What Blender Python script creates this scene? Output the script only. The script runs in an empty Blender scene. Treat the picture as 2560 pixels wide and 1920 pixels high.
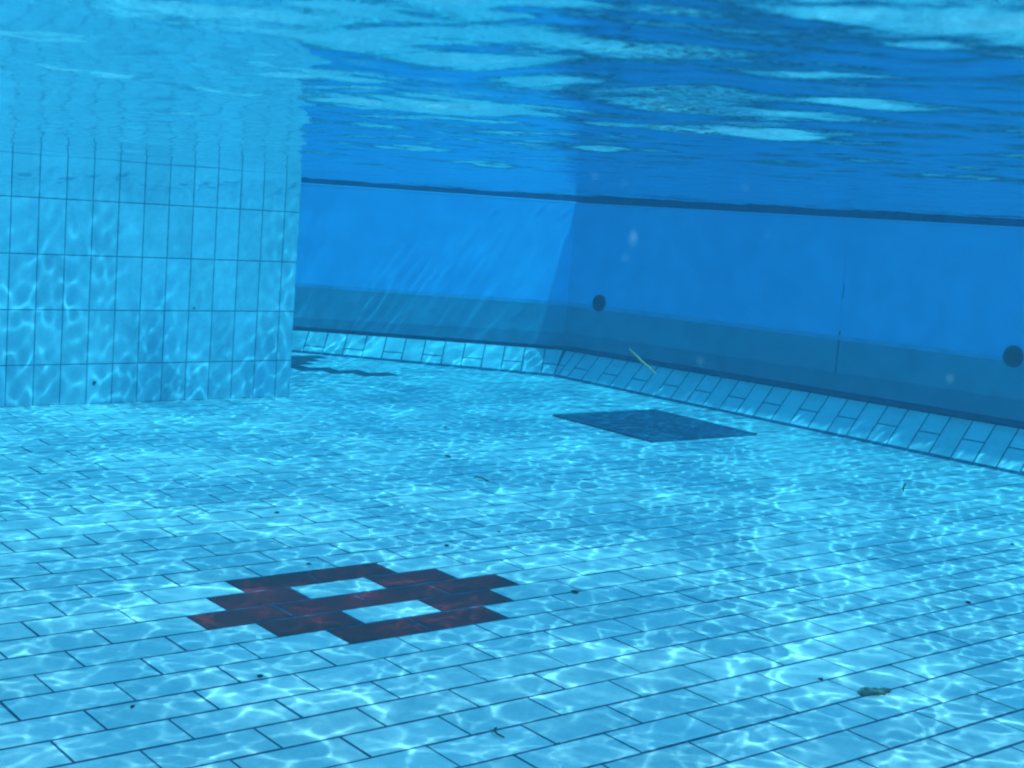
import bpy, math, random
import numpy as np
from mathutils import Vector, Matrix

# ------------------------------------------------------------------ camera, sky, sun, exposure
SC = bpy.context.scene
COL = SC.collection
RNG = random.Random(11)

CAM = np.array([8.0962, -3.6121, 1.1434])
YAW, PITCH, ROLL, FPX = 0.88577, -0.13501, 0.07780, 3592.7
fw = np.array([math.cos(PITCH) * math.cos(YAW), math.cos(PITCH) * math.sin(YAW), math.sin(PITCH)])
rt = np.cross(fw, [0, 0, 1]); rt /= np.linalg.norm(rt)
up = np.cross(rt, fw)
rt, up = math.cos(ROLL) * rt + math.sin(ROLL) * up, -math.sin(ROLL) * rt + math.cos(ROLL) * up
cam = bpy.data.cameras.new('camera')
cam_ob = bpy.data.objects.new('camera', cam)
COL.objects.link(cam_ob)
SC.camera = cam_ob
cam.sensor_width = 36.0
cam.lens = FPX / 2560 * 36.0
cam.clip_start, cam.clip_end = 0.01, 400
cam.dof.use_dof = True
cam.dof.focus_distance = 5.5
cam.dof.aperture_fstop = 20.0
cam_ob.matrix_world = Matrix(((rt[0], up[0], -fw[0], CAM[0]), (rt[1], up[1], -fw[1], CAM[1]),
                              (rt[2], up[2], -fw[2], CAM[2]), (0, 0, 0, 1)))

# direction the sunlight travels IN the water; Snell gives the direction in the air above it
SUN_WATER = Vector((-0.135, 0.62, -1.0)).normalized()
sin_air = math.hypot(SUN_WATER.x, SUN_WATER.y) * 1.333
hz = Vector((SUN_WATER.x, SUN_WATER.y, 0)).normalized()
SUN_AIR = hz * sin_air - Vector((0, 0, math.sqrt(1 - sin_air ** 2)))
to_sun = -SUN_AIR

world = bpy.data.worlds.new('World')
SC.world = world
world.use_nodes = True
wnt = world.node_tree
sky = wnt.nodes.new('ShaderNodeTexSky')
sky.sky_type = 'NISHITA'
sky.sun_disc = False
sky.sun_elevation = math.asin(to_sun.z)
sky.sun_rotation = math.atan2(to_sun.x, to_sun.y)
wnt.links.new(sky.outputs[0], wnt.nodes['Background'].inputs[0])
wnt.nodes['Background'].inputs[1].default_value = 0.15

sun = bpy.data.lights.new('sun', 'SUN')
sun.energy = 4.4
sun.angle = math.radians(0.6)
sun.color = (1.0, 0.94, 0.86)
sun.cycles.is_caustics_light = True
sun_ob = bpy.data.objects.new('sun', sun)
COL.objects.link(sun_ob)
sun_ob.rotation_euler = to_sun.to_track_quat('Z', 'Y').to_euler()

SC.view_settings.view_transform = 'Standard'
SC.view_settings.look = 'None'
SC.view_settings.exposure = 0.64
SC.view_settings.gamma = 1.0
SC.view_settings.use_curve_mapping = False
SC.cycles.use_denoising = True
SC.cycles.max_bounces = 14
SC.cycles.diffuse_bounces = 6
SC.cycles.glossy_bounces = 6
SC.cycles.transmission_bounces = 8
SC.cycles.sample_clamp_indirect = 6.0
SC.cycles.volume_bounces = 2
SC.cycles.filter_width = 2.1

# ------------------------------------------------------------------ helpers
Z = np.array([0.0, 0.0, 1.0])


def mesh_from(name, verts, faces, mat=None, smooth=False, sides=None, slots=None):
    """sides: second material for the side faces of a tile; slots: material index per face"""
    me = bpy.data.meshes.new(name)
    me.from_pydata([tuple(map(float, v)) for v in verts], [], faces)
    if smooth:
        me.polygons.foreach_set('use_smooth', [True] * len(me.polygons))
    if mat:
        me.materials.append(mat)
    if sides:
        me.materials.append(sides)
        n = len(verts) // 3
        me.polygons.foreach_set('material_index', slots if slots else [0] * (1 + n) + [1] * n)
    me.update()
    return me


def link(name, me, parent=None, loc=None):
    o = bpy.data.objects.new(name, me)
    COL.objects.link(o)
    if parent is not None:
        o.parent = parent
    if loc is not None:
        o.location = loc
    if me is not None:
        o.cycles.is_caustics_receiver = True
    return o


def tag(o, label=None, cat=None, group=None, kind=None):
    if label: o['label'] = label
    if cat: o['category'] = cat
    if group: o['group'] = group
    if kind: o['kind'] = kind
    return o


def inset(poly, d):
    """inset a convex counter-clockwise polygon by d"""
    n = len(poly)
    lines = []
    for i in range(n):
        a, b = np.array(poly[i]), np.array(poly[(i + 1) % n])
        t = b - a
        t = t / max(np.linalg.norm(t), 1e-9)
        nrm = np.array([-t[1], t[0]])
        lines.append((nrm, nrm @ a + d))
    out = []
    for i in range(n):
        (n0, c0), (n1, c1) = lines[i - 1], lines[i]
        A = np.array([n0, n1])
        if abs(np.linalg.det(A)) < 1e-6:
            return None
        out.append(np.linalg.solve(A, [c0, c1]))
    area = sum(out[i][0] * out[(i + 1) % n][1] - out[(i + 1) % n][0] * out[i][1] for i in range(n))
    for i in range(n):                                   # flipped edge: too thin
        e0 = np.array(poly[(i + 1) % n]) - np.array(poly[i])
        if e0 @ (out[(i + 1) % n] - out[i]) <= 0:
            return None
    return out if area > 0 else None


def clip(poly, nrm, c):
    """keep the part of a polygon where nrm.p >= c"""
    out = []
    for i in range(len(poly)):
        a, b = np.array(poly[i], float), np.array(poly[(i + 1) % len(poly)], float)
        da, db = nrm @ a - c, nrm @ b - c
        if da >= 0:
            out.append(a)
        if (da >= 0) != (db >= 0):
            out.append(a + (b - a) * da / (da - db))
    return out


def tile_geo(poly, gap, thick, bev):
    """bevelled tile from a 2-D polygon: (u, v, depth) vertices and faces, open at the back"""
    a = inset(poly, gap / 2)
    if a is None:
        return None
    b = inset(a, bev)
    if b is None:
        return None
    n = len(a)
    V = [(p[0], p[1], 0.0) for p in b] + [(p[0], p[1], -bev * 0.7) for p in a] + [(p[0], p[1], -thick) for p in a]
    F = [tuple(range(n))]
    for r in (0, 1):
        for i in range(n):
            j = (i + 1) % n
            F.append((r * n + n + i, r * n + n + j, r * n + j, r * n + i))
    return V, F


class Frame:
    def __init__(self, o, u, v):
        self.o, self.u, self.v = np.array(o, float), np.array(u, float), np.array(v, float)
        self.n = np.cross(self.u, self.v)

    def pts(self, V):
        return [self.o + self.u * a + self.v * b + self.n * c for a, b, c in V]


class Heap:
    """collects many pieces into one mesh"""
    def __init__(self):
        self.v, self.f, self.slot = [], [], []

    def add(self, V, F):
        k = len(self.v)
        n = len(V) // 3
        self.slot += [0] * (1 + n) + [1] * (len(F) - 1 - n)
        self.v += [tuple(x) for x in V]
        self.f += [tuple(i + k for i in q) for q in F]

    def build(self, name, mat, parent=None, smooth=False, sides=None):
        return link(name, mesh_from(name, self.v, self.f, mat, smooth, sides, self.slot), parent)


def box_geo(x0, y0, z0, x1, y1, z1):
    V = [(x0, y0, z0), (x1, y0, z0), (x1, y1, z0), (x0, y1, z0), (x0, y0, z1), (x1, y0, z1), (x1, y1, z1), (x0, y1, z1)]
    F = [(0, 3, 2, 1), (4, 5, 6, 7), (0, 1, 5, 4), (1, 2, 6, 5), (2, 3, 7, 6), (3, 0, 4, 7)]
    return V, F


# ------------------------------------------------------------------ materials
def new_mat(name):
    m = bpy.data.materials.new(name)
    m.use_nodes = True
    return m, m.node_tree, m.node_tree.nodes['Principled BSDF']


def mottled(name, c0, c1, scale=6.0, rough=0.45, spec=0.15, vary=0.0, bump=0.0, bump_scale=40.0, detail=5.0, fine=None):
    """two-tone noise colour; vary: per-piece brightness difference"""
    m, nt, b = new_mat(name)
    N, L = nt.nodes, nt.links
    geo = N.new('ShaderNodeNewGeometry')
    tx = N.new('ShaderNodeTexNoise'); tx.inputs['Scale'].default_value = scale; tx.inputs['Detail'].default_value = detail
    L.new(geo.outputs['Position'], tx.inputs['Vector'])
    rmp = N.new('ShaderNodeValToRGB')
    rmp.color_ramp.elements[0].position, rmp.color_ramp.elements[1].position = 0.3, 0.7
    rmp.color_ramp.elements[0].color, rmp.color_ramp.elements[1].color = (*c0, 1), (*c1, 1)
    L.new(tx.outputs['Fac'], rmp.inputs[0])
    col = rmp.outputs[0]
    if fine:
        t2 = N.new('ShaderNodeTexNoise'); t2.inputs['Scale'].default_value = fine[0]; t2.inputs['Detail'].default_value = 4
        L.new(geo.outputs['Position'], t2.inputs['Vector'])
        r2 = N.new('ShaderNodeMapRange'); r2.inputs['From Min'].default_value = 0.35; r2.inputs['From Max'].default_value = 0.7
        r2.inputs['To Min'].default_value = 1 - fine[1]; r2.inputs['To Max'].default_value = 1 + fine[1]
        L.new(t2.outputs['Fac'], r2.inputs['Value'])
        mx = N.new('ShaderNodeVectorMath'); mx.operation = 'SCALE'
        L.new(col, mx.inputs[0]); L.new(r2.outputs[0], mx.inputs['Scale'])
        col = mx.outputs[0]
    if vary:
        oi = N.new('ShaderNodeObjectInfo')
        ad = N.new('ShaderNodeMath'); ad.operation = 'ADD'
        L.new(oi.outputs['Random'], ad.inputs[0]); L.new(geo.outputs['Random Per Island'], ad.inputs[1])
        fr = N.new('ShaderNodeMath'); fr.operation = 'FRACT'
        L.new(ad.outputs[0], fr.inputs[0])
        mr = N.new('ShaderNodeMapRange'); mr.inputs['To Min'].default_value = 1 - vary; mr.inputs['To Max'].default_value = 1 + vary * 0.6
        L.new(fr.outputs[0], mr.inputs['Value'])
        sc_ = N.new('ShaderNodeVectorMath'); sc_.operation = 'SCALE'
        L.new(col, sc_.inputs[0]); L.new(mr.outputs[0], sc_.inputs['Scale'])
        col = sc_.outputs[0]
    L.new(col, b.inputs['Base Color'])
    b.inputs['Roughness'].default_value = rough
    b.inputs['Specular IOR Level'].default_value = spec
    if bump:
        bt = N.new('ShaderNodeTexNoise'); bt.inputs['Scale'].default_value = bump_scale; bt.inputs['Detail'].default_value = 3
        L.new(geo.outputs['Position'], bt.inputs['Vector'])
        bn = N.new('ShaderNodeBump'); bn.inputs['Strength'].default_value = bump; bn.inputs['Distance'].default_value = 0.004
        L.new(bt.outputs['Fac'], bn.inputs['Height'])
        L.new(bn.outputs[0], b.inputs['Normal'])
    return m


TILE = mottled('pale_glazed_tile', (0.82, 0.77, 0.78), (0.87, 0.81, 0.82), 5.0, 0.35, 0.15, vary=0.09, fine=(60, 0.06))
WALLTILE = mottled('pale_blue_wall_tile', (0.40, 0.56, 0.66), (0.46, 0.61, 0.70), 4.0, 0.35, 0.15, vary=0.10, fine=(50, 0.06))
MAROON = mottled('maroon_tile', (0.27, 0.008, 0.010), (0.32, 0.011, 0.012), 14.0, 0.4, 0.12, vary=0.08, fine=(70, 0.08))
DARKT = mottled('dark_blue_tile', (0.03, 0.05, 0.11), (0.05, 0.075, 0.14), 14.0, 0.4, 0.12, vary=0.1)
GROUT = mottled('blue_grey_grout', (0.06, 0.11, 0.21), (0.10, 0.16, 0.28), 9.0, 0.9, 0.0, fine=(30, 0.2))
WALLGROUT = mottled('wall_grout', (0.10, 0.17, 0.29), (0.14, 0.22, 0.34), 9.0, 0.9, 0.0, fine=(30, 0.2))
PANEL = mottled('blue_liner', (0.13, 0.50, 0.83), (0.17, 0.56, 0.89), 1.4, 0.5, 0.1, fine=(7, 0.05))
BAND = mottled('grey_liner_band', (0.15, 0.32, 0.44), (0.17, 0.35, 0.47), 1.8, 0.6, 0.08, fine=(9, 0.07))
BAND2 = mottled('dark_grey_liner_band', (0.12, 0.25, 0.36), (0.135, 0.27, 0.39), 1.8, 0.6, 0.08, fine=(9, 0.08))
EDGE = mottled('band_edge', (0.15, 0.43, 0.66), (0.17, 0.46, 0.69), 3.0, 0.6, 0.08, fine=(11, 0.1))
STRIP = mottled('dark_joint_strip', (0.045, 0.11, 0.23), (0.06, 0.13, 0.26), 5.0, 0.7, 0.05, fine=(25, 0.15))
GRATE = mottled('dark_grate', (0.05, 0.12, 0.21), (0.065, 0.14, 0.24), 6.0, 0.6, 0.1, fine=(30, 0.15))
FITTING = mottled('dark_fitting', (0.06, 0.11, 0.17), (0.08, 0.13, 0.20), 20.0, 0.5, 0.15)
HOLE = mottled('fitting_hole', (0.02, 0.035, 0.06), (0.03, 0.05, 0.08), 20.0, 0.9, 0.0)
STAIN = mottled('seam_stain', (0.03, 0.08, 0.13), (0.09, 0.19, 0.28), 22.0, 0.9, 0.0)
SEAMC = mottled('seam_line', (0.17, 0.42, 0.66), (0.2, 0.47, 0.72), 12.0, 0.9, 0.0)  # faint upper stretches of the seam, slightly darker than the blue liner
CONCRETE = mottled('pale_deck', (0.38, 0.37, 0.34), (0.47, 0.45, 0.42), 3.0, 0.9, 0.1, fine=(40, 0.1))
LEAF = mottled('rotten_leaf', (0.13, 0.15, 0.15), (0.30, 0.28, 0.24), 90.0, 0.9, 0.0)
DIRT = mottled('dirt', (0.04, 0.06, 0.07), (0.10, 0.11, 0.10), 200.0, 0.9, 0.0)
STRAW = mottled('straw', (0.42, 0.38, 0.22), (0.52, 0.46, 0.28), 60.0, 0.7, 0.1)

# ------------------------------------------------------------------ surveyed layout (floor frame, metres)
U0, SHIFT, TL, RP = 34.3575, 0.52724, 0.25, 0.122928       # running-bond floor: joint offset, shift per row, tile length, row pitch
WATER_A, WATER_G = 1.122 + 0.0185 * 3.22, -0.0185          # water level over the sloping floor: A + G*y


def water_z(y):
    return WATER_A + WATER_G * y


COR = np.array([13.9356, 3.1310, 0.0])                     # foot of the corner of the two panel walls
DR = np.array([math.cos(math.radians(-86.0496)), math.sin(math.radians(-86.0496)), 0])
DF = np.array([math.cos(math.radians(-45.9993)), math.sin(math.radians(-45.9993)), 0])
NR = np.array([-DR[1], DR[0], 0])
NF = np.array([-DF[1], DF[0], 0])
TOP = np.array([14.0783, 3.2207, 0.1555])                  # top of the sloped skirting at the corner
TR = np.array([14.3356, 0.1219, 0.1918]) - TOP
TF = TOP - np.array([12.8324, 4.4590, 0.1289])
KR, KF = 1 / np.linalg.norm(TR[:2]), 1 / np.linalg.norm(TF[:2])
ER = np.array([TR[0] * KR, TR[1] * KR, 0])                 # along the right-hand panel wall
EF = np.array([TF[0] * KF, TF[1] * KF, 0])                 # along the far panel wall (towards the corner)
MR = np.array([-ER[1], ER[0], 0])                          # outward normals
MF = np.array([-EF[1], EF[0], 0])

# ------------------------------------------------------------------ floor
bed = [(3.2, -9.6), (15.6, -9.6), (15.6, 4.2), (12.2, 7.2), (3.2, 7.2)]
V = [(x, y, -0.0017) for x, y in bed] + [(x, y, -0.25) for x, y in bed]
n = len(bed)
floor = link('floor', mesh_from('floor', V, [tuple(range(n)), tuple(range(2 * n - 1, n - 1, -1))] +
                                [(i, n + i, n + (i + 1) % n, (i + 1) % n) for i in range(n)], GROUT))
tag(floor, kind='structure')

g = tile_geo([(-0.0014, 0), (TL + 0.0014, 0), (TL + 0.0014, RP), (-0.0014, RP)], 0.0086, 0.007, 0.0009)
c0 = (TL / 2, RP / 2)
tv = [(a - c0[0], b - c0[1], c) for a, b, c in g[0]]
ME_TILE = mesh_from('tile', tv, g[1], TILE, sides=GROUT)
ME_MAROON = mesh_from('maroon_tile', tv, g[1], MAROON, sides=GROUT)
ME_DARK = mesh_from('dark_tile', tv, g[1], DARKT, sides=GROUT)

MARK = {(1, 5), (1, 6), (2, 4), (2, 6), (3, 3), (3, 4), (3, 5), (3, 6), (4, 3), (4, 5), (5, 3), (5, 4)}
FARMARK = {(-28, 31), (-29, 31), (-30, 31), (-31, 30), (-31, 31), (-32, 31), (-32, 32), (-33, 32), (-33, 33),
           (-34, 33), (-34, 34), (-32, 30), (-33, 31), (-34, 32)}


def project(x, y, z):
    d = np.array([x, y, z]) - CAM
    w = d @ fw
    if w < 0.05:
        return None
    return 1280 + FPX * (d @ rt) / w, 960 - FPX * (d @ up) / w, w


tiles = []
for row in range(-46, 78):
    off = U0 + SHIFT * row
    for k in range(int(math.floor(13 - off)), int(math.ceil(58.5 - off))):
        x = (off + k + 0.5) * TL
        y = -(row + 0.5) * RP
        if not (3.3 < x < 14.75 and -9.5 < y < 6.9):
            continue
        q = np.array([x, y, 0]) - COR
        if q @ NR > 0.2 or q @ NF > 0.2 or (y > 2.95 and x < 11.55):
            continue
        p = project(x, y, 0)
        vis = 0.0
        if p and -90 < p[0] < 2650 and p[1] < 2010:
            vis = 1.0 / p[2] ** 3
        tiles.append((vis, x, y, (row, k)))
tiles.sort(key=lambda t: -t[0])
heap = Heap()
named = 0
for i, (vis, x, y, key) in enumerate(tiles):
    tilt = (RNG.uniform(-0.0022, 0.0022), RNG.uniform(-0.0012, 0.0012), RNG.gauss(0, 0.0012))
    loc = (x + RNG.gauss(0, 0.0005), y + RNG.gauss(0, 0.0005), RNG.uniform(-0.0004, 0.0004))
    if key in MARK or key in FARMARK:
        if key in MARK:
            o = link('maroon_tile', ME_MAROON, floor, loc); o['label'] = 'dark maroon tile'
        else:
            o = link('dark_tile', ME_DARK, floor, loc); o['label'] = 'dark blue tile'
        o.rotation_euler = tilt
    elif vis > 0 and named < 270:
        o = link('tile', ME_TILE, floor, loc)
        o.rotation_euler = tilt
        named += 1
    else:
        heap.add([(a + loc[0] - tilt[2] * b, b + loc[1] + tilt[2] * a, c + loc[2] + tilt[0] * b - tilt[1] * a) for a, b, c in tv], g[1])
rest = heap.build('floor_tile', TILE, floor, sides=GROUT)
tag(rest, kind='stuff')

# ------------------------------------------------------------------ tiled wall on the left
WB = np.array([10.3609, 2.7251, 0.0])
PHI = 0.0131
WD = np.array([math.cos(PHI), math.sin(PHI), 0])
WN = np.array([math.sin(PHI), -math.cos(PHI), 0])          # faces the camera
CP, Z0, RH = 0.12533, 0.1877, 0.25065
END = 11.69 * CP
WTOP = 1.33
back = 4.0


def wall_pt(s, depth, z):
    return WB + WD * s - WN * depth + Z * z


s0 = -56 * CP
V = [wall_pt(s, d, z) for z in (-0.2, WTOP) for s, d in ((s0, 0.0014), (END - 0.0014, 0.0014), (END - 0.0014, back), (s0, back))]
lw = link('tiled_wall', mesh_from('tiled_wall', V, [(0, 3, 2, 1), (4, 5, 6, 7), (0, 1, 5, 4), (1, 2, 6, 5), (2, 3, 7, 6), (3, 0, 4, 7)], WALLGROUT))
tag(lw, 'pale blue wall of upright rectangular tiles ending in a square corner on the left', 'wall', kind='thing')
zs = [0.0] + [Z0 + RH * k for k in range(5)] + [WTOP + 0.004]
fr = Frame(WB, WD, Z)
cache = {}
heap = Heap()
for i in range(-56, 12):
    for r in range(len(zs) - 1):
        wid = CP if i < 11 else END - 11 * CP
        hh = zs[r + 1] - zs[r]
        poly = [(0, 0), (wid, 0), (wid, hh), (0, hh)]
        ge = tile_geo(poly, 0.0050, 0.008, 0.0009)
        if i >= -9:
            kk = (round(wid, 4), round(hh, 4))
            if kk not in cache:
                f2 = Frame((0, 0, 0), WD, Z)
                cache[kk] = mesh_from('tile', f2.pts([(a - wid / 2, b - hh / 2, c) for a, b, c in ge[0]]), ge[1], WALLTILE)
            p = WB + WD * (i * CP + wid / 2) + Z * (zs[r] + hh / 2) + WN * RNG.gauss(0, 0.0004)
            o = link('tile', cache[kk], lw, p)
            o.rotation_euler = (RNG.gauss(0, 0.0025), RNG.gauss(0, 0.0008), RNG.gauss(0, 0.0025))
        else:
            heap.add(fr.pts([(a + i * CP, b + zs[r], c) for a, b, c in ge[0]]), ge[1])
fe = Frame(wall_pt(END, 0, 0), -WN, Z)
for i in range(24):
    for r in range(len(zs) - 1):
        ge = tile_geo([(i * CP, zs[r]), ((i + 1) * CP, zs[r]), ((i + 1) * CP, zs[r + 1]), (i * CP, zs[r + 1])], 0.0050, 0.008, 0.0009)
        heap.add(fe.pts(ge[0]), ge[1])
tag(heap.build('wall_tile', WALLTILE, lw), kind='stuff')

# ------------------------------------------------------------------ the two panel walls with their sloped skirting
S45 = math.sqrt(0.5)
DECK = 1.36


def rim_z(y):
    return water_z(y) + 0.045



def lin(a, b):
    return lambda s: a + b * s


def panel_wall(name, label, base_d, base_n, e, m, s_lo, s_hi, slope_len, ztop, zstrip, zdark, zband, zpan, joints, mitre, first_split, rim_lip):
    """e runs along the top of the skirting, m points out of the pool; s is measured from the corner"""
    def pt(s, out, z):
        return np.array([TOP[0], TOP[1], 0]) + e * s + m * out + Z * z

    # solid core behind everything
    V = []
    for s in (s_lo, s_hi):
        V += [pt(s, 0.012, -0.2), pt(s, 0.30, -0.2), pt(s, 0.30, rim_z(pt(s, 0, 0)[1]) - 0.003), pt(s, 0.012, rim_z(pt(s, 0, 0)[1]) - 0.003)]
    core = link(name, mesh_from(name, V, [(0, 1, 5, 4), (1, 2, 6, 5), (2, 3, 7, 6), (3, 0, 4, 7), (0, 3, 2, 1), (4, 5, 6, 7)], STRIP))
    tag(core, label, 'wall', kind='thing')

    def sheet(nm, mat, z0, z1, out, thick, seg=12, lip=0.0, uneven=0.0):
        ss = np.linspace(s_lo, s_hi, seg + 1)
        V, F = [], []
        for s in ss:
            a, b = z0(s), z1(s) + RNG.uniform(-uneven, uneven)
            V += [pt(s, out + thick, a), pt(s, out, a), pt(s, out, b - lip), pt(s, out + lip * 0.7, b), pt(s, out + thick, b)]
        for i in range(seg):
            for k in range(4):
                F.append((i * 5 + k, i * 5 + k + 1, (i + 1) * 5 + k + 1, (i + 1) * 5 + k))
        return link(nm, mesh_from(nm, V, F, mat), core)

    sheet('joint_strip', STRIP, lambda s: ztop(s) - 0.03, zstrip, 0.006, 0.046)
    sheet('lower_band', BAND2, lambda s: zstrip(s) + 0.001, zdark, -0.0035, 0.0535, seg=160, uneven=0.004)
    sheet('grey_band', BAND, lambda s: zdark(s) - 0.01, zband, -0.0025, 0.0525, seg=160, uneven=0.004)
    sheet('band_edge', EDGE, lambda s: zband(s) - 0.012, lambda s: zband(s) + 0.012, -0.0035, 0.0535, seg=160, uneven=0.004)
    sheet('blue_panel', PANEL, lambda s: zband(s) - 0.01, lambda s: zpan(s) - 0.012, -0.0015, 0.051)
    sheet('rim', PANEL, lambda s: zpan(s) - 0.011, zpan, -0.003, 0.053, lip=rim_lip)

    # sloped skirting: grout bed plus tiles
    Fs = Frame(COR, base_d, base_n * S45 + Z * S45)
    side = 1 if Fs.n @ (CAM - COR) > 0 else -1
    sgn = 1 if s_hi > -s_lo else -1

    def bedpt(s, h, dep):
        return Fs.o + Fs.u * s + Fs.v * h + Fs.n * side * dep
    lo, hi = (mitre * 0 - 0.16, s_hi) if sgn > 0 else (s_lo, 0.12)
    sb = np.linspace(lo, hi, 9)
    V, F = [], []
    for s in sb:
        V += [bedpt(s, -0.02, 0.0006), bedpt(s, slope_len(s), 0.0006)]
    for i in range(8):
        F.append((2 * i, 2 * i + 2, 2 * i + 3, 2 * i + 1))
    bedob = link('skirting', mesh_from('skirting', V, F, GROUT), core)
    for i in range(len(joints) - 1):
        sa, sb_ = joints[i], joints[i + 1]
        La, Lb = slope_len(sa), slope_len(sb_)
        split = (i + first_split) % 2 == 0
        foot = 0.014
        cut = lambda d: [(sa, La - d), (sb_, Lb - d)]
        levels = [0.125] if split else ([0.25] if min(La, Lb) > 0.268 else [])
        edges = [0.002] + levels + [None]
        for q in range(len(edges) - 1):
            t0, t1 = edges[q], edges[q + 1]
            hi_ = [(sa, La - t0), (sb_, Lb - t0)]
            lo_ = [(sa, foot), (sb_, foot)] if t1 is None else [(sa, La - t1), (sb_, Lb - t1)]
            poly = [lo_[0], lo_[1], hi_[1], hi_[0]]
            # mitre at the corner
            nv = np.array([1.0, mitre]) * sgn
            poly = clip(poly, nv, 0.0)
            if len(poly) < 3:
                continue
            ge = tile_geo(poly, 0.0075, 0.006, 0.0009)
            if ge is None:
                continue
            pts = [Fs.o + Fs.u * a + Fs.v * b + Fs.n * side * (c + 0.002) for a, b, c in ge[0]]
            Fc = ge[1] if side > 0 else [tuple(reversed(x)) for x in ge[1]]
            cen = np.mean(pts, axis=0)
            o = link('tile', mesh_from('tile', [x - cen for x in pts], Fc, TILE, sides=GROUT), bedob, cen)
            o.rotation_euler = (RNG.gauss(0, 0.0015), RNG.gauss(0, 0.0015), RNG.gauss(0, 0.0015))
    return core, pt


LR = lin(0.2186, 0.0169)
LF = lin(0.2213, 0.0223)
HC = float(np.linalg.norm([(TOP - COR)[0], (TOP - COR)[1]]))
# where the mitre line runs on each slope: s shift per unit of slope height
mit_r = -((TOP - COR) @ DR) / 0.2199
mit_f = -((TOP - COR) @ DF) / 0.2199
jr = [-0.115, 0.0] + [0.02 + 0.12175 * i for i in range(0, 105)]
jr = [-0.222, -0.1, 0.0237] + [0.111] + [0.231 + 0.1207 * i for i in range(0, 104)]
jf = [-0.081 - 0.1280 * i for i in range(26, -1, -1)] + [0.047, 0.175]
rw, rpt = panel_wall('panel_wall', 'long shaded blue panel wall with grey lower band along the right', DR, NR, ER, MR, -0.02, 12.9,
                     LR, lin(0.1555, 0.0117), lin(0.1825, 0.0136), lin(0.270, 0.0185), lin(0.4485, 0.0215), lin(1.0850, 0.0213),
                     jr, mit_r, 1, 0.0005)
lw2, fpt = panel_wall('panel_wall', 'short sunlit blue panel wall at the far end behind the tiled wall', DF, NF, EF, MF, -4.2, 0.02,
                      LF, lin(0.1555, 0.0151), lin(0.1745, 0.0130), lin(0.264, 0.0300), lin(0.4485, 0.0141), lin(1.0900, 0.0090),
                      jf, mit_f, 0, 0.003)

# seam in the right-hand wall: two panels meet, dark growth in the lower part
def seam(s, z0, z1, w, wob=0.0):
    V, F = [], []
    N = 10
    for i in range(N + 1):
        z = z0 + (z1 - z0) * i / N
        ww = w * (0.7 + 0.6 * RNG.random())
        V += [rpt(s - ww / 2, -0.0018, z), rpt(s - ww / 2, -0.0032, z), rpt(s + ww / 2, -0.0032, z), rpt(s + ww / 2, -0.0018, z)]
    for i in range(N):
        for k in range(3):
            F.append((i * 4 + k, i * 4 + k + 1, (i + 1) * 4 + k + 1, (i + 1) * 4 + k))
    return V, F


h1 = Heap()
h1.add(*seam(2.025, 0.225, 0.53, 0.0075))
h1.add(*seam(2.020, 0.70, 0.775, 0.004))
h1.build('seam_stain', STAIN, rw)
h1 = Heap(); h1.add(*seam(2.017, 0.53, 0.70, 0.003)); h1.add(*seam(2.014, 0.775, 1.13, 0.0025))
h1.build('seam', SEAMC, rw)


# ------------------------------------------------------------------ round inlet grilles in the right-hand wall
def grille(s, z, r, label):
    c = rpt(s, -0.002, z)
    root = link('inlet_grille', None, None, None)
    tag(root, label, 'wall inlet', 'round inlet grilles in the panel wall')
    u, v, nn = ER, Z, -MR

    def ringpts(rad, dep, N=28):
        return [c + u * rad * math.cos(2 * math.pi * i / N) + v * rad * math.sin(2 * math.pi * i / N) + nn * dep for i in range(N)]
    N = 28
    prof = [(r, 0.0), (r, 0.008), (r * 0.95, 0.012), (r * 0.84, 0.012), (r * 0.80, 0.007), (r * 0.80, 0.002)]
    V = [p for a, d in prof for p in ringpts(a, d)]
    F = [(k * N + i, k * N + (i + 1) % N, (k + 1) * N + (i + 1) % N, (k + 1) * N + i) for k in range(len(prof) - 1) for i in range(N)]
    link('rim', mesh_from('rim', V, F, FITTING, True), root)
    V = ringpts(r * 0.81, 0.006) + [c + nn * 0.009]
    link('face', mesh_from('face', V, [(i, (i + 1) % N, N) for i in range(N)], FITTING, True), root)
    hp = Heap()
    st = r * 0.19
    for a in range(-5, 6):
        for b in range(-5, 6):
            x, y = (a + 0.5 * (b % 2)) * st, b * st * 0.87
            d = math.hypot(x, y)
            if d > r * 0.70:
                continue
            hgt = 0.0092 - 0.003 * d / (r * 0.81) + 0.0006
            q = [c + u * (x + st * 0.33 * math.cos(t)) + v * (y + st * 0.33 * math.sin(t)) + nn * hgt for t in [math.pi / 3 * i for i in range(6)]]
            q2 = [p - nn * 0.003 for p in q]
            hp.add(q + q2, [tuple(range(6))] + [(i, i + 6, (i + 1) % 6 + 6, (i + 1) % 6) for i in range(6)])
    tag(hp.build('hole', HOLE, root), kind='stuff')


grille(0.277, 0.4830, 0.052, 'dark round perforated wall inlet nearest the corner of the panel walls')
grille(3.013, 0.5286, 0.052, 'dark round perforated wall inlet right of the dark seam, at the right edge')

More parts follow.
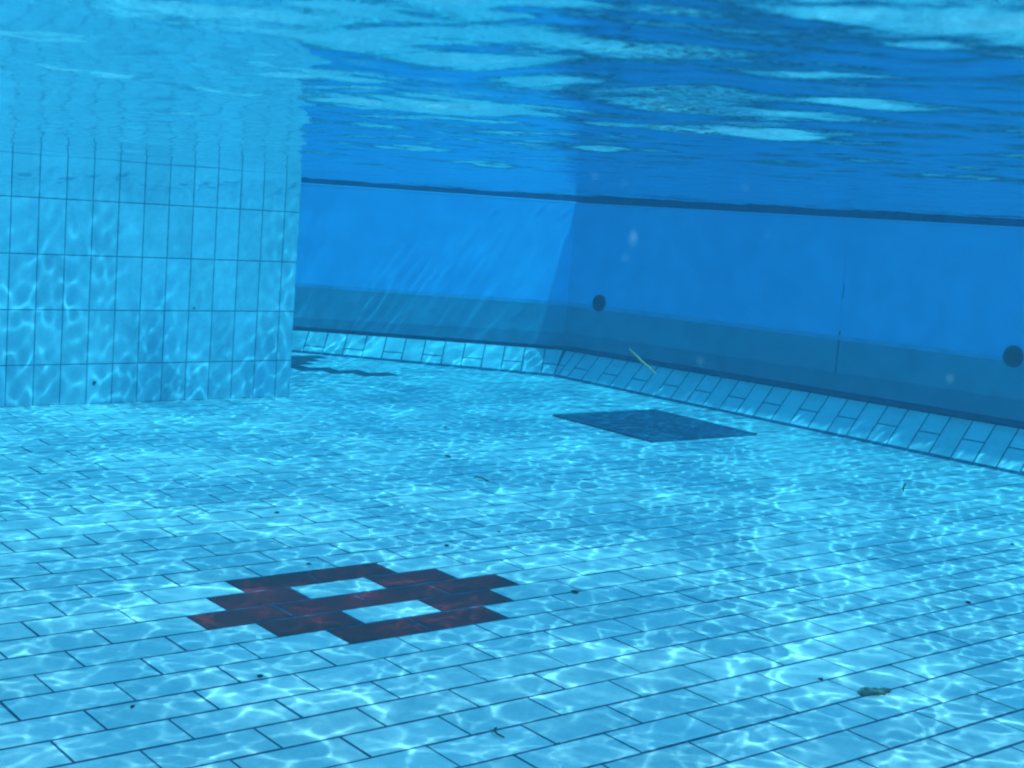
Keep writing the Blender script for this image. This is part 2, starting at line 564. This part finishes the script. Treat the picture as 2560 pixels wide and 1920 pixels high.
# ------------------------------------------------------------------ square drain grate on the floor
DX0, DX1, DY0, DY1 = 12.890, 13.630, 1.170, 1.905
drain = link('drain_grate', None)
tag(drain, 'large dark square drain grate lying flush in the pale floor near the panel wall', 'drain grate')
hp = Heap()
fwid = 0.03
for a in ((DX0, DY0, DX1, DY0 + fwid), (DX0, DY1 - fwid, DX1, DY1), (DX0, DY0 + fwid, DX0 + fwid, DY1 - fwid), (DX1 - fwid, DY0 + fwid, DX1, DY1 - fwid)):
    hp.add(*box_geo(a[0], a[1], 0.0015, a[2], a[3], 0.010))
hp.build('frame', GRATE, drain)
V, F = box_geo(DX0 + fwid, DY0 + fwid, 0.001, DX1 - fwid, DY1 - fwid, 0.003)
link('pit', mesh_from('pit', V, F, HOLE), drain)
hp = Heap()
nb = 27
for i in range(nb):
    y = DY0 + fwid + (DY1 - DY0 - 2 * fwid) * (i + 0.5) / nb
    hp.add(*box_geo(DX0 + fwid, y - 0.0095, 0.004, DX1 - fwid, y + 0.0095, 0.0095))
tag(hp.build('bar', GRATE, drain), kind='stuff')

# ------------------------------------------------------------------ rest of the pool shell and the deck round it (mostly outside the picture)
def slab(name, x0, y0, x1, y1, z0, z1, mat):
    V, F = box_geo(x0, y0, z0, x1, y1, z1)
    return link(name, mesh_from(name, V, F, mat))


tag(slab('tiled_wall', 3.0, -9.5, 3.3, 2.62, -0.2, 1.16, TILE), 'plain pale pool wall on the left beyond the picture', 'wall')
tag(slab('tiled_wall', 3.0, -9.8, 15.6, -9.5, -0.2, 1.36, TILE), 'plain pale pool wall behind the camera', 'wall')
dk = Heap()


def deck_piece(poly):
    V = [(p[0], p[1], rim_z(p[1]) + d) for d in (0.0, 0.05) for p in poly]
    k = len(poly)
    dk.add(V, [tuple(range(k - 1, -1, -1)), tuple(range(k, 2 * k))] + [(i, (i + 1) % k, k + (i + 1) % k, k + i) for i in range(k)])


deck_piece([(-6, -16), (3.25, -16), (3.25, 2.55), (-6, 2.55)])
deck_piece([(3.25, -16), (26, -16), (26, -9.55), (3.25, -9.55)])
fa = fpt(-4.2, 0.03, 0)
deck_piece([rpt(12.9, 0.03, 0), (26, -9.5, 0), (26, 14, 0), (fa[0], 14, 0), fa, rpt(0.0, 0.03, 0)])
tag(dk.build('pool_deck', CONCRETE), kind='structure')

# ------------------------------------------------------------------ debris on the floor and in the water
def blob(name, loc, size, mat, flat=0.5, stretch=1.0, yaw=0.0, rough=0.35, nu=9, nv=6, seed=0):
    r = random.Random(seed)
    V, F = [], []
    for j in range(nv + 1):
        th = math.pi * j / nv
        for i in range(nu):
            ph = 2 * math.pi * i / nu
            k = 1 + rough * (r.random() - 0.5) * 2 if 0 < j < nv else 1
            V.append((size * stretch * k * math.sin(th) * math.cos(ph), size * k * math.sin(th) * math.sin(ph), size * flat * math.cos(th)))
    for j in range(nv):
        for i in range(nu):
            F.append((j * nu + i, (j + 1) * nu + i, (j + 1) * nu + (i + 1) % nu, j * nu + (i + 1) % nu))
    o = link(name, mesh_from(name, V, F, mat, True), None, loc)
    o.rotation_euler = (0, 0, yaw)
    return o


# clump of rotten leaf bits at the lower right
def leaf_clump():
    hp = Heap()
    r = random.Random(5)
    a, b = np.array([10.912, -1.590]), np.array([10.992, -1.608])
    for i in range(90):
        t = r.random()
        w = 0.020 * math.sin(math.pi * min(1, max(0, t * 0.85 + 0.12))) + 0.004
        c = a + (b - a) * t
        x, y = c[0] + r.gauss(0, 0.004), c[1] + r.gauss(0, w * 0.30)
        z = 0.002 + r.random() * 0.005 * math.sin(math.pi * (0.1 + 0.8 * t))
        L, W_ = r.uniform(0.006, 0.016), r.uniform(0.003, 0.007)
        an, ti = r.uniform(0, 6.28), r.uniform(-0.35, 0.35)
        ux, uy, uz = math.cos(an) * math.cos(ti), math.sin(an) * math.cos(ti), math.sin(ti)
        px, py = -math.sin(an), math.cos(an)
        pts = []
        for (k, wv, dz) in ((-1, 0, 0), (-0.3, 1, 0.002), (0.5, 0.8, 0.003), (1, 0, 0.001), (0.5, -0.8, 0.003), (-0.3, -1, 0.002)):
            pts.append((x + ux * L * k + px * W_ * wv, y + uy * L * k + py * W_ * wv, max(0.001, z + uz * L * k + dz)))
        lowr = [(p[0], p[1], p[2] - 0.0009) for p in pts]
        hp.add(pts + lowr, [tuple(range(6)), tuple(range(11, 5, -1))] + [(i, i + 6, (i + 1) % 6 + 6, (i + 1) % 6) for i in range(6)])
    o = hp.build('leaf_clump', LEAF)
    tag(o, 'ragged clump of dark rotten leaf bits lying on the floor at lower right', 'leaf litter')


leaf_clump()


def curl(name, pts, rad, mat, label, cat, group=None):
    V, F = [], []
    P = [np.array(p, float) for p in pts]
    N = 6
    for i, p in enumerate(P):
        d = P[min(i + 1, len(P) - 1)] - P[max(i - 1, 0)]
        d /= np.linalg.norm(d)
        a = np.cross(d, Z + np.array([0.01, 0.02, 0])); a /= np.linalg.norm(a)
        b = np.cross(d, a)
        rr = rad * (0.55 + 0.45 * math.sin(math.pi * (i + 0.6) / (len(P) + 0.2)))
        V += [p + a * rr * math.cos(2 * math.pi * k / N) + b * rr * math.sin(2 * math.pi * k / N) for k in range(N)]
    for i in range(len(P) - 1):
        F += [(i * N + k, i * N + (k + 1) % N, (i + 1) * N + (k + 1) % N, (i + 1) * N + k) for k in range(N)]
    F += [tuple(range(N - 1, -1, -1)), tuple(range((len(P) - 1) * N, len(P) * N))]
    o = link(name, mesh_from(name, V, F, mat, True))
    return tag(o, label, cat, group)


curl('twig', [(9.957, -1.400, 0.003), (9.951, -1.385, 0.006), (9.953, -1.370, 0.008), (9.964, -1.358, 0.006), (9.975, -1.352, 0.004)],
     0.0022, DIRT, 'small dark curled bit of plant on a floor tile at the bottom centre', 'plant bit')
curl('twig', [(11.538, 0.787, 0.004), (11.536, 0.760, 0.008), (11.533, 0.735, 0.010), (11.545, 0.707, 0.004)],
     0.004, LEAF, 'thin olive twig lying across a floor joint behind the maroon mark', 'plant bit')
curl('twig', [(13.190, -0.045, 0.003), (13.197, -0.036, 0.012), (13.213, -0.032, 0.03), (13.222, -0.030, 0.032)],
     0.004, DIRT, 'small dark stalk standing up from the floor below the sloped skirting', 'plant bit')
# straw drifting in mid water in front of the panel wall
def ray(px, py, dist):
    d = fw + (px - 1280) / FPX * rt - (py - 960) / FPX * up
    return CAM + d / np.linalg.norm(d) * dist


curl('straw', [ray(1573, 872, 4.2), ray(1590, 889, 4.17), ray(1607, 906, 4.13), ray(1623, 919, 4.1), ray(1638, 934, 4.05)],
     0.0032, STRAW, 'pale yellow straw drifting in the water in front of the dark joint strip', 'straw')

big = [((10.833, -0.625), 0.010, 'dark round bug-like speck right of the maroon mark'),
       ((11.912, -1.217), 0.009, 'dark oval speck on the floor towards the right edge'),
       ((10.905, -1.469), 0.006, 'dark speck on a grout line just above the leaf clump'),
       ((10.795, -0.045), 0.008, 'dark speck on the tile behind the right half of the maroon mark'),
       ((11.686, 1.173), 0.011, 'dark lump on the floor in the middle of the picture'),
       ((10.507, 0.534), 0.008, 'slanted dark crumb on the floor behind the left half of the maroon mark'),
       ((9.685, -0.845), 0.007, 'flat dark crumb in front of the maroon mark'),
       ((11.073, 0.039), 0.006, 'tiny dark speck some way behind the right tip of the maroon mark'),
       ((12.112, 1.776), 0.008, 'small dark speck left of the drain grate'),
       ((12.787, -0.817), 0.007, 'small dark speck near the right edge, below the skirting'),
       ((10.276, -0.063), 0.006, 'tiny dark crumb touching the upper left edge of the maroon mark'),
       ((9.356, -0.892), 0.006, 'tiny dark crumb on a tile at lower left')]
for i, (p, s, lab) in enumerate(big):
    s *= 0.85
    o = blob('dirt_crumb', (p[0], p[1], s * 0.35), s, DIRT, 0.5, 1.3, RNG.uniform(0, 3), 0.45, seed=i)
    tag(o, lab, 'dirt', 'dark dirt crumbs on the pool floor')
for k, (s, z, lab) in enumerate(((0.413, 0.098, 'small dark mark stuck low on the tiled wall beside a joint'),
                                 (0.905, 0.452, 'tiny dark speck stuck in the middle of the tiled wall'))):
    p = wall_pt(s, -0.002, z)
    o = blob('dirt_crumb', p, 0.007 if k == 0 else 0.005, DIRT, 1.6 if k == 0 else 0.8, 1.0, 0, 0.4, seed=80 + k)
    o.scale = (1, 0.4, 1)
    tag(o, lab, 'dirt')

# pale flecks drifting close to the camera
m, nt, b = new_mat('drifting_fleck')
b.inputs['Base Color'].default_value = (0.75, 0.85, 0.82, 1)
b.inputs['Roughness'].default_value = 0.9
b.inputs['Alpha'].default_value = 0.15
FLECK = m
for i, (px, py, w, h, lab) in enumerate(((1582, 598, 8, 18, 'largest pale drifting fleck in front of the right-hand panel wall'),
                                         (1564, 645, 4, 7, 'small pale drifting fleck just below the largest one'),
                                         (1487, 441, 3, 8, 'pale drifting fleck above the corner near the water line'),
                                         (1561, 459, 3, 6, 'pale drifting fleck above the dark water line right of the corner'),
                                         (1864, 470, 4, 6, 'pale drifting fleck above the middle of the right-hand wall'),
                                         (1919, 588, 3, 5, 'pale drifting fleck in the middle of the right-hand panel'),
                                         (1750, 903, 4, 9, 'pale drifting fleck in front of the dark joint strip'),
                                         (2374, 948, 5, 8, 'pale drifting fleck left of the right-edge inlet'))):
    dist = 0.42
    c = ray(px, py, dist)
    sc_ = dist / FPX
    o = blob('drifting_fleck', c, 1.0, FLECK, 1.0, 1.0, 0, 0.15, 8, 6, seed=100 + i)
    o.scale = (w * sc_, w * sc_, h * sc_)
    tag(o, lab, 'fleck', 'pale flecks drifting in the water')

# ------------------------------------------------------------------ water surface: real waves, real refraction
rng = np.random.default_rng(3)


def grid_axis(lo, hi, fine_lo, fine_hi, fine, coarse):
    a = [lo]
    while a[-1] < hi:
        x = a[-1]
        d = max(fine_lo - x, x - fine_hi, 0.0)
        a.append(x + min(coarse, fine + d * 0.008))
    return np.array(a)


xs = grid_axis(3.25, 14.6, 8.3, 12.4, 0.0085, 0.024)
ys = grid_axis(-9.55, 7.0, -3.4, 2.2, 0.0085, 0.040)
X, Y = np.meshgrid(xs, ys)


def waves(n, lam0, lam1, slope, spread=math.pi, main=0.0):
    H = np.zeros_like(X)
    for _ in range(n):
        lam = math.exp(rng.uniform(math.log(lam0), math.log(lam1)))
        k = 2 * math.pi / lam
        th = main + rng.uniform(-spread, spread)
        H += (slope * math.sqrt(2.0 / n) / k) * np.sin(k * math.cos(th) * X + k * math.sin(th) * Y + rng.uniform(0, 2 * math.pi))
    return H


def patches(seed, lam):
    r = np.random.default_rng(seed)
    P = np.zeros_like(X)
    for _ in range(14):
        k = 2 * math.pi / (lam * r.uniform(0.6, 1.6)); th = r.uniform(0, 2 * math.pi)
        P += np.sin(k * math.cos(th) * X + k * math.sin(th) * Y + r.uniform(0, 6.28))
    P /= math.sqrt(7.0)
    return 1 / (1 + np.exp(-2.2 * P))


STIR = np.exp(-((X - 8.9) ** 2 + (Y + 2.6) ** 2) / 1.8 ** 2)      # the water is stirred up round the swimmer
H = waves(24, 0.50, 1.2, 0.009)
H += waves(40, 0.22, 0.55, 0.017)
H += waves(50, 0.09, 0.22, 0.012) * (0.30 + 1.1 * patches(5, 1.1)) * (1 + 0.4 * STIR)
H += waves(60, 0.045, 0.09, 0.017) * (0.30 + 1.1 * patches(8, 0.8)) * (1 + 0.25 * STIR)
NEAR = np.exp(-((X - 9.3) ** 2 + (Y + 2.1) ** 2) / 2.1 ** 2)
H += waves(40, 0.20, 0.50, 0.036) * NEAR
H += waves(44, 0.10, 0.22, 0.027) * NEAR
ZW = WATER_A + WATER_G * Y + H
ny, nx = X.shape
inside = ((X - TOP[0]) * MR[0] + (Y - TOP[1]) * MR[1] < 0.12) & ((X - TOP[0]) * MF[0] + (Y - TOP[1]) * MF[1] < 0.12)
idx = np.arange(nx * ny).reshape(ny, nx)
Q = np.stack([idx[:-1, :-1], idx[:-1, 1:], idx[1:, 1:], idx[1:, :-1]], -1)
keep = inside[:-1, :-1] & inside[1:, 1:]
wx = (X - WB[0]) * WD[0] + (Y - WB[1]) * WD[1]
wy = -((X - WB[0]) * WN[0] + (Y - WB[1]) * WN[1])
solid = (wx < END - 0.1) & (wy > 0.1)
keep &= ~solid[:-1, :-1]
Q = Q[keep]
used = np.unique(Q)
remap = np.zeros(nx * ny, np.int32); remap[used] = np.arange(len(used), dtype=np.int32)
Q = remap[Q]
co = np.stack([X, Y, ZW], -1).reshape(-1, 3)[used].astype(np.float32)
me = bpy.data.meshes.new('water')
me.vertices.add(len(co)); me.vertices.foreach_set('co', co.ravel())
me.loops.add(Q.size); me.loops.foreach_set('vertex_index', Q.astype(np.int32).ravel())
me.polygons.add(len(Q)); me.polygons.foreach_set('loop_start', np.arange(0, Q.size, 4, dtype=np.int32))
me.polygons.foreach_set('use_smooth', np.ones(len(Q), bool))
me.update()
water = bpy.data.objects.new('water', me)
COL.objects.link(water)
m, nt, b = new_mat('water_surface')
nt.nodes.remove(b)
gl = nt.nodes.new('ShaderNodeBsdfGlass'); gl.inputs['IOR'].default_value = 1.333; gl.inputs['Roughness'].default_value = 0.0
tc = nt.nodes.new('ShaderNodeNewGeometry')
rn = nt.nodes.new('ShaderNodeTexNoise'); rn.inputs['Scale'].default_value = 11.0; rn.inputs['Detail'].default_value = 4.0; rn.inputs['Roughness'].default_value = 0.6
nt.links.new(tc.outputs['Position'], rn.inputs['Vector'])
rb = nt.nodes.new('ShaderNodeBump'); rb.inputs['Strength'].default_value = 0.40; rb.inputs['Distance'].default_value = 0.004
dv = nt.nodes.new('ShaderNodeVectorMath'); dv.operation = 'DISTANCE'      # finest ripples die away from the stirred spot
dv.inputs[1].default_value = (9.5, -2.4, 1.23)
nt.links.new(tc.outputs['Position'], dv.inputs[0])
dm = nt.nodes.new('ShaderNodeMapRange'); dm.interpolation_type = 'SMOOTHSTEP'
dm.inputs['From Min'].default_value = 0.6; dm.inputs['From Max'].default_value = 3.6
dm.inputs['To Min'].default_value = 0.42; dm.inputs['To Max'].default_value = 0.07
nt.links.new(dv.outputs['Value'], dm.inputs['Value']); nt.links.new(dm.outputs[0], rb.inputs['Strength'])
nt.links.new(rn.outputs['Fac'], rb.inputs['Height'])
nt.links.new(rb.outputs[0], gl.inputs['Normal'])
nt.links.new(gl.outputs[0], nt.nodes['Material Output'].inputs['Surface'])
me.materials.append(m)
water.cycles.is_caustics_caster = True
tag(water, kind='structure')

# ------------------------------------------------------------------ the body of the water: soaks up red, fades far things to blue
m, nt, b = new_mat('haze')
nt.nodes.remove(b)
ab = nt.nodes.new('ShaderNodeVolumeAbsorption')
ab.inputs['Color'].default_value = (0.645, 0.951, 0.991, 1)
ab.inputs['Density'].default_value = 1.0
vs = nt.nodes.new('ShaderNodeVolumeScatter')
vs.inputs['Color'].default_value = (0.75, 0.92, 1.0, 1)
vs.inputs['Density'].default_value = 0.025
vs.inputs['Anisotropy'].default_value = 0.2
av = nt.nodes.new('ShaderNodeAddShader')
nt.links.new(ab.outputs[0], av.inputs[0]); nt.links.new(vs.outputs[0], av.inputs[1])
nt.links.new(av.outputs[0], nt.nodes['Material Output'].inputs['Volume'])
V, F = box_geo(-8, -18, -1.4, 28, 17, 2.0)
hz_ob = link('haze', mesh_from('haze', V, F, m))
hz_ob.cycles.is_caustics_receiver = False
tag(hz_ob, kind='stuff')

# ------------------------------------------------------------------ the survey used the sloping floor as its datum: turn everything so that the water lies level
LEVEL = Matrix.Rotation(math.atan(-WATER_G), 4, 'X')
bpy.context.view_layer.update()
for o in list(SC.objects):
    if o.parent is None and o.name != 'haze' and o.type != 'LIGHT':
        o.matrix_world = LEVEL @ o.matrix_world
